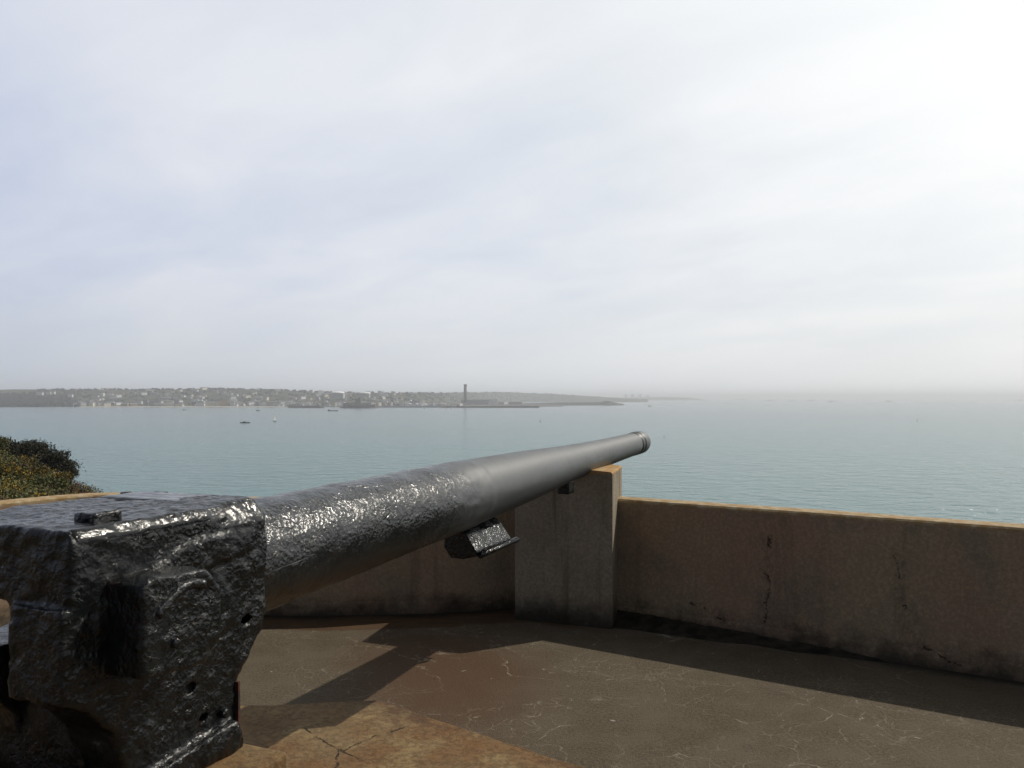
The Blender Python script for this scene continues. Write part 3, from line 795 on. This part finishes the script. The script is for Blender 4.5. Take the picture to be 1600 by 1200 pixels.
def lump(vs, fs, c, r, h, seed):
    """an uneven far crown"""
    i0 = len(vs); rings = 4; seg = 7
    for j in range(rings):
        th = j/(rings-1)*1.5
        for k in range(seg):
            a = 2*math.pi*(k+.5*(j % 2))/seg
            q = 1+.35*noise.noise(Vector((a*1.3+seed, th*2, seed)))
            vs.append((c.x+r*q*math.cos(th)*math.cos(a), c.y+r*q*math.cos(th)*math.sin(a), c.z+h*q*math.sin(th)))
    for j in range(rings-1):
        for k in range(seg):
            a, b = i0+j*seg+k, i0+j*seg+(k+1) % seg; fs.append((a, b, b+seg, a+seg))
    fs.append(tuple(i0+(rings-1)*seg+k for k in range(seg)))
m_wood = simple("far_woodland", (.016, .018, .018), 1, 0, .5, .02)
vs, fs = [], []
for _ in range(1500):                       # wooded hill at the left
    px = random.uniform(-150, 128); D = random.uniform(3890, 4700)
    if px > 60 and random.random() < (px-60)/75: continue
    q = at(px, 621, D); lump(vs, fs, Vector((q.x, D, hill_z(px, D)-1)), random.uniform(7, 13), random.uniform(9, 16), random.random()*50)
for _ in range(1700):                       # trees between the houses and along the ridge
    px = random.uniform(60, 900); D = random.uniform(4050, 5350)+hshift(px)
    if noise.noise(Vector((px*.03, D*.005, 1))) < -.05 and D < 5150: continue
    q = at(px, 621, D); lump(vs, fs, Vector((q.x, D, hill_z(px, D)-1)), random.uniform(6, 11), random.uniform(5, 11), random.random()*50)
tag(mesh_obj("woods", vs, fs, m_wood, smooth=True), "hazy dark woods on the hills behind the far town", "woods", kind='stuff')

# houses
COLS = {"white": (.82, .82, .81), "grey": (.40, .40, .41), "cream": (.72, .66, .52), "brown": (.32, .26, .22)}
m_house = {k: simple(k+"_render", v, .9, .1, .08, .05) for k, v in COLS.items()}
m_slate = simple("slate_roof", (.20, .20, .22), .6, .4, .2, .05); m_tile = simple("tile_roof", (.32, .22, .18), .9, .1, .2, .05)
m_win = simple("far_window", (.06, .07, .08), .3, .5, .1, .05)
def house_mesh(wd, dp, h, col, roof, gable=True):
    bm = bmesh.new(); add_box(bm, -wd/2, wd/2, -dp/2, dp/2, -6, h, 0)
    e = .5; r = h+min(dp*.35, 5)
    if gable:
        add_prism(bm, [(-dp/2-e, h+.02), (dp/2+e, h+.02), (0, r)], -wd/2-e, wd/2+e, lambda y, z, x: (x, y, z), 1)
        add_box(bm, wd*.3, wd*.3+1.4, -.7, .7, r-1.5, r+1.6, 0)
    else: add_box(bm, -wd/2-e, wd/2+e, -dp/2-e, dp/2+e, h+.02, h+.8, 1)
    nf = 0 if wd < 15 else max(1, int(h/4.5)); nc = max(2, int(wd/6))
    for f in range(nf):
        for k in range(nc):
            x = -wd/2+wd*(k+.5)/nc; z = 1+f*4
            add_box(bm, x-.7, x+.7, -dp/2-.08, -dp/2+.3, z, z+1.4, 2)
    return bm
zones = [(125, 232, "by the beach at the left end of the far town"), (232, 318, "in the far town left of the cream hotel"), (318, 400, "in the far town around the cream hotel"),
         (400, 490, "in the far town between the cream hotel and the white domes"), (490, 600, "in the far town below the white domes"), (600, 720, "in the far town left of the tall chimney")]
protos = {}
for colr_ in COLS:
    for sz, (wd, dp, h) in {"small": (13, 10, 7), "long": (34, 12, 10), "tall": (19, 15, 17)}.items():
        rf = m_tile if (colr_ in ("cream", "brown") and sz == "small") else m_slate
        protos[colr_, sz] = obj("house", house_mesh(wd, dp, h, colr_, rf, sz != "tall"), [m_house[colr_], rf, m_win])
used = set()
for (a, b, where) in zones:
    for k in range(int((b-a)*.45)):
        px = random.uniform(a, b); D = 3950+(random.random()**1.9)*1150
        if 322 < px < 356 and D < 4120: continue
        if 120 < px < 160 and D > 4500 and random.random() < .6: continue
        c_ = random.choices(list(COLS), (7, 4, 4, 1.5))[0]; s_ = random.choices(("small", "long", "tall"), (5, 3, 1.2))[0]
        pr_ = protos[c_, s_]
        if (c_, s_) in used: o = pr_.copy(); C.objects.link(o)
        else: o = pr_; used.add((c_, s_))
        q = at(px, 621, D); o.location = (q.x, D, hill_z(px, D)+1); o.rotation_euler = (0, 0, random.uniform(-.2, 1.3))
        tag(o, "%s %s house %s" % (s_, c_, where), "house", "%s %s houses %s" % (s_, c_, where))
for k, o in protos.items():
    if k not in used: bpy.data.objects.remove(o)
# a few ridge villas on the wooded hill at the left
for i, (px, y0) in enumerate(((62, 616), (76, 615), (84, 614.5), (110, 619), (117, 633))):
    D = 4350 if i < 4 else 3935
    o = obj("villa", house_mesh((34, 22, 14, 26, 14)[i], 11, 8, "white", m_slate), [m_house["white"], m_slate, m_win])
    q = at(px, y0, D); o.location = (q.x, D, max(q.z, hill_z(px, D)+4))
    tag(o, ("long white villa standing alone among the woods at the far left", "white villa second from the left among the far left woods", "small white villa beside the second villa in the far left woods", "white villa at the right end of the far left woods", "small white villa on the shore under the far left woods")[i], "house")

def far_thing(name, px, py, D, label, cat, group=None):
    t = empty(name, at(px, py, D)); return tag(t, label, cat, group)
def part(name, t, mat, *boxes):
    bm = bmesh.new()
    for b in boxes: add_box(bm, *b)
    return obj(name, bm, mat, t)
# the cream hotel on the front
t = far_thing("hotel", 339, 633, 3960, "long cream hotel with an orange wing on the waterfront of the far town", "hotel"); t.rotation_euler.z = .55
part("wall", t, m_house["cream"], (-52, 10, -7, 8, -12, 17)); part("roof", t, m_slate, (-53, 11, -8, 9, 17.02, 19))
m_or = simple("orange_render", (.50, .34, .18), .9, .1, .08, .05)
part("wing", t, m_or, (10.2, 44, -6, 8, -12, 22)); part("wing_roof", t, m_tile, (9.6, 45, -7, 9, 22.02, 25))
for f in range(3):
    for k in range(9): part("window", t, m_win, (-49+k*6.5, -46+k*6.5, -7.3, -6.8, f*5-1, f*5+2))
# white domes of the leisure centre
m_dome = simple("white_membrane", (.90, .90, .89), .6, .3, .04, .05)
def dome(bm, cx, rx, ry, h):
    seg, rg = 24, 7; vsx = []
    for j in range(rg):
        th = j/(rg-1)*math.pi/2*.98; vsx.append([bm.verts.new((cx+rx*math.cos(th)*math.cos(2*math.pi*k/seg), ry*math.cos(th)*math.sin(2*math.pi*k/seg), h*math.sin(th))) for k in range(seg)])
    for A_, B_ in zip(vsx, vsx[1:]):
        for k in range(seg): bm.faces.new((A_[k], A_[(k+1) % seg], B_[(k+1) % seg], B_[k]))
    bm.faces.new(vsx[-1])
t = far_thing("domed_hall", 528, 614.2, 4600, "large hall with a flat white dome on the ridge of the far town", "hall")
bm = bmesh.new(); dome(bm, 0, 38, 34, 10); obj("dome", bm, m_dome, t, True); part("wall", t, m_house["grey"], (-34, 34, -26, 26, -40, -.1))
part("low_roof", t, m_dome, (-112, -36.5, -20, 20, -5, 0))
t = far_thing("domed_hall", 570, 614.8, 4600, "smaller hall with a tilted white dome right of the large white dome", "hall")
bm = bmesh.new(); dome(bm, 0, 31, 28, 10); obj("dome", bm, m_dome, t, True); part("wall", t, m_house["grey"], (-27, 27, -22, 22, -40, -.1))
# church spire and civic blocks
t = far_thing("church", 315, 630, 4050, "church with a thin pale spire in the far town left of the hotel", "church")
part("nave", t, m_house["grey"], (-14, 14, -8, 8, -8, 10)); bm = bmesh.new(); add_box(bm, -4, 4, -4, 4, -8, 18)
obj("tower", bm, m_house["white"], t); bm = bmesh.new(); add_prism(bm, [(-4.3, 18.02), (4.3, 18.02), (0, 34)], -4.3, 4.3, xz); obj("spire", bm, m_slate, t)
for px, py, wd, h, lab in ((228, 634, 12, 44, "slim grey tower block standing left in the far town"), (241, 634, 48, 36, "long grey flat roofed block beside the slim tower in the far town"),
                           (276, 634, 20, 42, "square tower block between the slim tower and the church"), (425, 634, 44, 32, "wide grey office block right of the cream hotel"),
                           (405, 634, 30, 26, "low grey office block between the hotel and the wide office block"), (150, 634, 20, 30, "cream block with a pointed top above the beach"),
                           (205, 634, 60, 24, "long cream terrace above the beach")):
    t = far_thing("block_of_flats", px, py, 4000, lab, "building"); t.rotation_euler.z = .5
    m = m_house["cream" if "cream" in lab else "grey"]
    part("wall", t, m, (-wd/2, wd/2, -8, 8, -8, h-8)); part("roof", t, m_slate, (-wd/2-.6, wd/2+.6, -8.6, 8.6, h-7.98, h-6.5))
    for f in range(int((h-10)/5)):
        part("window_row", t, m_win, (-wd/2+1.2, wd/2-1.2, -8.3, -7.8, f*5-1, f*5+1))
# chimney of the power station
m_chim = simple("dark_concrete", (.12, .12, .125), .9, .1, .15, .05); m_band = simple("pale_band", (.26, .26, .26), .9, .1, .1, .05)
t = far_thing("power_station_chimney", 727, 627, 4250, "tall dark chimney rising above the harbour of the far town", "chimney")
bm = bmesh.new(); add_lathe(bm, [(-8, 8.2), (40, 7.4), (78, 6.8)], 16, 'Z'); obj("shaft", bm, m_chim, t, True)
bm = bmesh.new(); add_lathe(bm, [(78.02, 8.6), (87, 8.6)], 16, 'Z'); obj("rim", bm, m_chim, t, True)
for z in (55, 66): 
    bm = bmesh.new(); add_lathe(bm, [(z, 7.8), (z+3, 7.8)], 16, 'Z'); obj("band", bm, m_band, t, True)
t = far_thing("power_station", 742, 630, 4300, "large grey power station hall at the foot of the tall chimney", "building")
part("wall", t, m_house["grey"], (-70, 72, -20, 20, -10, 16)); part("roof", t, m_slate, (-71, 73, -21, 21, 16.02, 18)); part("annex", t, m_house["white"], (75, 120, -16, 16, -10, 22))
for px, wd, lab in ((779, 60, "low pink warehouse right of the power station"), (805, 74, "longer low pink warehouse nearest the end of the harbour")):
    t = far_thing("warehouse", px, 630.5, 4420, lab, "warehouse")
    part("wall", t, simple("pink_cladding", (.46, .36, .34), .8, .2, .1, .05), (-wd/2, wd/2, -14, 14, -5, 7)); part("roof", t, m_house["grey"], (-wd/2-1, wd/2+1, -15, 15, 7.02, 9))
# fuel tanks
tk = []
for i, px in enumerate((640, 652, 663, 676)):
    if not tk:
        t = far_thing("fuel_tank", px, 634, 4120, "", "tank"); bm = bmesh.new(); add_lathe(bm, [(-5, 11), (11, 11), (13, 3)], 20, 'Z'); obj("shell", bm, m_house["white"], t); tk.append(t)
    else:
        t = tk[0].copy(); C.objects.link(t); t.location = at(px, 634, 4120)
        for ch in tk[0].children: c2 = ch.copy(); C.objects.link(c2); c2.parent = t
    tag(t, "pale round fuel tank on the quay, %s" % ("nearest the castle rock", "second from the castle rock", "third from the castle rock", "nearest the tall chimney")[i], "tank", "fuel tanks on the quay")

# harbour ground, breakwaters, rocky points
def slab(name, pts, D0, D1, ztop, mat, kind=None, label=None, cat=None):
    """low land: pts = photo columns with a height each"""
    vs, fs = [], []; n = len(pts)
    for px, h in pts:
        for D, k in ((D0, -3), (D0+(D1-D0)*.12, h), (D1-(D1-D0)*.1, h*.9), (D1, -3)):
            q = at(px, 621, D); vs.append((q.x, D, SEA+k))
    for i in range(n-1):
        for k in range(3):
            a = i*4+k; fs.append((a, a+4, a+5, a+1))
    fs.append((0, 1, 2, 3)); fs.append(tuple((n-1)*4+k for k in (3, 2, 1, 0)))
    o = mesh_obj(name, vs, fs, mat)
    return tag(o, label, cat, None, kind)
m_quay = simple("harbour_fill", (.13, .13, .12), .95, .1, .25, .01)
m_rock = simple("dark_sea_rock", (.055, .055, .055), .95, .1, .5, .03, 1., .08, 4)
m_stone = simple("granite_wall", (.16, .14, .115), .95, .1, .2, .03)
slab("harbour_ground", [(580, 5), (620, 7), (700, 8), (760, 9), (830, 9), (866, 6), (880, 3)], 4020, 4600, 8, m_quay, kind='structure')
slab("reclaimed_land", [(800, 8), (850, 12), (880, 15), (920, 16), (938, 17), (946, 26), (953, 24), (962, 12), (975, 3)], 4700, 5400, 12, m_rock, kind='structure')
slab("breakwater", [(690, 4), (700, 7.2), (840, 7.2), (843, 4)], 3640, 3665, 7, m_quay, label="long thin dark harbour breakwater lying in front of the tall chimney", cat="breakwater")
slab("breakwater", [(582, 5), (600, 8), (690, 8), (695, 5)], 3700, 3730, 8, m_house["grey"], label="pale grey breakwater running from the castle rock towards the chimney", cat="breakwater")
t = slab("pier", [(450, 3), (456, 9), (500, 10), (506, 6)], 3560, 3600, 8, m_stone, label="short brown stone pier left of the castle rock", cat="pier")
# castle rock
vs, fs = [], []
cx = at(560, 621, 3520)
NXr, NYr = 40, 14
for j in range(NYr):
    for i in range(NXr):
        x = -88+176*i/(NXr-1); y = -40+80*j/(NYr-1)
        e = max(0, 1-(x/86)**2-(y/40)**2)
        h = 26*e**.6*(1+.45*fb(x*.05, y*.05, 3, 4))*(1.0 if abs(x+5) < 42 else .55)-2
        vs.append((cx.x+x, cx.y+y, SEA+h))
for j in range(NYr-1):
    for i in range(NXr-1):
        a = j*NXr+i; fs.append((a, a+1, a+1+NXr, a+NXr))
tag(mesh_obj("rock_islet", vs, fs, m_rock), "dark rocky islet in the harbour carrying the old castle", "rock")
t = tag(empty("castle", (cx.x, cx.y, SEA+20)), "old stone castle on the dark rocky islet", "castle")
part("keep", t, m_stone, (-12, 12, -12, 12, -8, 19)); part("turret", t, m_stone, (2, 8, -4, 4, 19.02, 25)); part("curtain_wall", t, m_stone, (-62, -12.2, -14, -8, -20, 3)); part("lower_ward", t, m_stone, (12.2, 74, -16, 8, -22, -6)); part("barracks", t, m_house["grey"], (30, 58, -10, 4, -5.98, 2))

# low far point with tower blocks
slab("far_point", [(840, 30), (900, 48), (950, 42), (1000, 45), (1040, 48), (1075, 40), (1090, 24), (1102, 4)], 13600, 14400, 40, m_hill, kind='structure')
for i, (px, wd, h) in enumerate(((906, 60, 60), (922, 50, 52), (935, 70, 50), (978, 40, 76), (988, 46, 84), (1000, 40, 80), (1012, 50, 60))):
    t = far_thing("tower_block", px, 624.2, 13550, "faint tower block on the low far point, %s" % ("first from the left", "second from the left", "third, the widest, before the gap", "first right of the gap", "tallest of all", "just right of the tallest", "last on the right")[i], "building", "tower blocks on the far point")
    part("wall", t, m_house["grey"], (-wd/2, wd/2, -12, 12, -20, h)); part("roof", t, m_slate, (-wd/2-1, wd/2+1, -13, 13, h+.05, h+4))

# sea rocks
def rock(px, py, wpx, hpx, label):
    D = 45*F/(py-621); s = D/F; q = at(px, py, D)
    bm = bmesh.new(); bmesh.ops.create_icosphere(bm, subdivisions=3, radius=1)
    for v in bm.verts:
        k = 1+.5*noise.noise(v.co*2.2+Vector((px, 0, 0)))
        v.co = Vector((v.co.x*wpx/2*s*k, v.co.y*wpx*.4*s*k, v.co.z*hpx*s*k))
    o = obj("sea_rock", bm, m_rock, loc=(q.x, q.y, SEA)); return tag(o, label, "rock", "rocks awash near the horizon")
for a in ((1155, 624.6, 18, 1.6, "largest of the low rocks awash near the horizon, right of the far point"), (1203, 626.6, 9, 1.3, "small rock second in the row right of the far point"),
          (1237, 626.9, 8, 1.2, "small flat rock third in the row right of the far point"), (1267, 626.3, 10, 1.3, "flat rock in the middle of the row near the horizon"),
          (1297, 627.8, 8, 1.3, "small dark rock fifth in the row near the horizon"), (1353, 623.2, 18, 1.8, "faint long rock furthest out on the horizon"),
          (1388, 627.6, 7, 1.6, "round dark rock standing alone right of the faint long rock"), (1418, 625.2, 5, 1.2, "tiny faint rock right of the round rock"), (1595, 626.2, 6, 1.6, "small rock at the right edge of the photo near the horizon")):
    rock(*a)

# boats and buoys
m_hullw = simple("white_hull", (.75, .75, .74), .4, .4, .05, .3); m_hulld = simple("dark_hull", (.045, .05, .06), .5, .3, .2, .3); m_sail = simple("white_sail", (.80, .80, .78), .8, .1, .04, .3)
m_cab = simple("grey_cabin", (.28, .29, .30), .6, .3, .1, .3); m_foam = simple("white_foam", (.8, .82, .82), .9, .1, .1, .2, 1., .5, .5)
def hull(bm, L, Wd, H):
    st = [(-.5, .75, .0), (-.3, 1, 0), (.1, 1, .02), (.35, .6, .1), (.5, .04, .25)]
    rows = []
    for f, wf, sh in st:
        x = f*L; wv_ = Wd/2*wf
        rows.append([bm.verts.new(c) for c in ((x, -wv_, H*(1+sh)), (x*.96, -wv_*.7, -.25*H), (x*.96, wv_*.7, -.25*H), (x, wv_, H*(1+sh)))])
    for A_, B_ in zip(rows, rows[1:]):
        for k in range(4): bm.faces.new((A_[k], A_[(k+1) % 4], B_[(k+1) % 4], B_[k]))
    bm.faces.new(rows[0][::-1]); bm.faces.new(rows[-1])
def boat(name, px, py, L, Hh, mat, label, cabin=(), mast=0, sail=False, yaw=.1, cabmat=None):
    D = 45*F/(py-621); q = at(px, py, D)
    t = empty(name, (q.x, q.y, SEA), yaw); tag(t, label, "boat", "boats on the bay")
    bm = bmesh.new(); hull(bm, L, L*.28 if L < 30 else L*.2, Hh); obj("hull", bm, mat, t)
    for (a, b, h) in cabin: part("cabin", t, cabmat or m_cab, (a*L, b*L, -L*.08, L*.08, Hh, Hh+h))
    if mast:
        bm = bmesh.new(); tube(bm, [(L*.05, 0, Hh), (L*.05, 0, Hh+mast)], .12+.004*mast, 6); obj("mast", bm, m_cab, t)
    if sail:
        bm = bmesh.new(); add_prism(bm, [(L*.03, Hh+1.2), (-L*.42, Hh+1.4), (L*.03, Hh+mast*.97)], -.08, .08, lambda x, z, y: (x, y+.25*math.sin(x), z)); obj("mainsail", bm, m_sail, t)
        bm = bmesh.new(); add_prism(bm, [(L*.09, Hh+1.0), (L*.47, Hh+.8), (L*.09, Hh+mast*.85)], -.06, .06, lambda x, z, y: (x, y+.2*math.sin(x), z)); obj("jib", bm, m_sail, t)
    return t
boat("motor_launch", 383, 661, 17, 1.6, m_hulld, "long low dark launch on the bay left of the sailing boat", ((-.2, .05, 1.6),))
boat("sailing_boat", 429.5, 658.5, 9, 1.0, m_hulld, "small sailing boat with a single white sail", mast=11.5, sail=True, yaw=1.1)
boat("motor_boat", 403, 642, 14, 1.8, m_hulld, "small dark boat above the white sail, nearer the town", ((-.3, .1, 2.2),))
boat("motor_boat", 287, 641, 14, 1.6, m_hulld, "small dark boat at the left, below the church spire", ((-.1, .2, 1.8),), mast=5)
boat("barge", 520, 642.3, 34, 2.6, m_hulld, "long dark barge lying in front of the castle rock", ((-.45, -.3, 3.2),), yaw=.03)
boat("motor_boat", 664, 639, 13, 2.0, m_hullw, "small white boat in front of the pale breakwater", ((-.2, .2, 2.2),), cabmat=m_hullw, yaw=.9)
boat("motor_boat", 698, 639.3, 10, 2.0, m_hullw, "small white boat off the end of the dark breakwater", ((-.2, .2, 2.2),), cabmat=m_hullw, yaw=.8)
boat("motor_yacht", 706, 639, 13, 2.6, m_hullw, "white motor yacht beside the end of the dark breakwater", ((-.25, .2, 3),), mast=7, cabmat=m_hullw, yaw=.9)
boat("ferry", 1016, 635, 34, 3.4, m_hullw, "fast white ferry right of the harbour with a wake behind it", ((-.42, .2, 3.4),), cabmat=m_hullw, yaw=.8)
D = 45*F/(635-621); q = at(1029, 635, D)
vs, fs = [], []
for i in range(20):
    f = i/19
    for k in (-1, 0, 1): vs.append((q.x-18+f*60, q.y+k*(2+5*f), SEA+.1+(.9*(1-f)+.3*abs(noise.noise(Vector((i*.7, k, 0)))))*(k == 0)))
for i in range(19):
    for k in range(2): a = i*3+k; fs.append((a, a+3, a+4, a+1))
tag(mesh_obj("wake", vs, fs, m_foam), "white foaming wake behind the ferry", "wake", kind='stuff')
m_buoy = simple("dark_buoy", (.03, .035, .035), .5, .3, .2, 1)
def buoy(px, py, s, label):
    D = 45*F/(py-621); q = at(px, py, D); t = empty("buoy", (q.x, q.y, SEA)); tag(t, label, "buoy", "buoys on the bay")
    bm = bmesh.new(); add_lathe(bm, [(-.3*s, .5*s), (.35*s, .62*s), (.55*s, .3*s)], 12, 'Z'); obj("float", bm, m_buoy, t)
    bm = bmesh.new(); add_lathe(bm, [(.56*s, .22*s), (1.7*s, .12*s)], 8, 'Z'); obj("post", bm, m_buoy, t)
    bm = bmesh.new(); add_lathe(bm, [(1.72*s, .05*s), (1.72*s, .34*s), (2.2*s, .04*s)], 8, 'Z'); obj("topmark", bm, m_buoy, t)
buoy(844, 659, 1.9, "dark buoy above the gun barrel, left of the muzzle")
buoy(1038, 683, 1.0, "small dark buoy just right of the gun muzzle")
buoy(1433, 657.5, 1.9, "dark buoy far out on the open water at the right")

# ------------------------------------------------------------------ haze
m_haze = bpy.data.materials.new("haze"); m_haze.use_nodes = True; nt = NT(m_haze.node_tree); nt.n.clear()
o_ = nt.new('ShaderNodeOutputMaterial'); pv = nt.new('ShaderNodeVolumePrincipled')
pv.inputs['Color'].default_value = (.91, .95, .99, 1); pv.inputs['Density'].default_value = 1.25e-4; pv.inputs['Anisotropy'].default_value = .25
nt.l.new(pv.outputs[0], o_.inputs['Volume'])
bm = bmesh.new(); add_box(bm, -31000, 31000, -31000, 31000, SEA-5, 82)
hz_ = obj("haze", bm, m_haze); tag(hz_, "pale sea haze over the bay", "haze", kind='stuff')
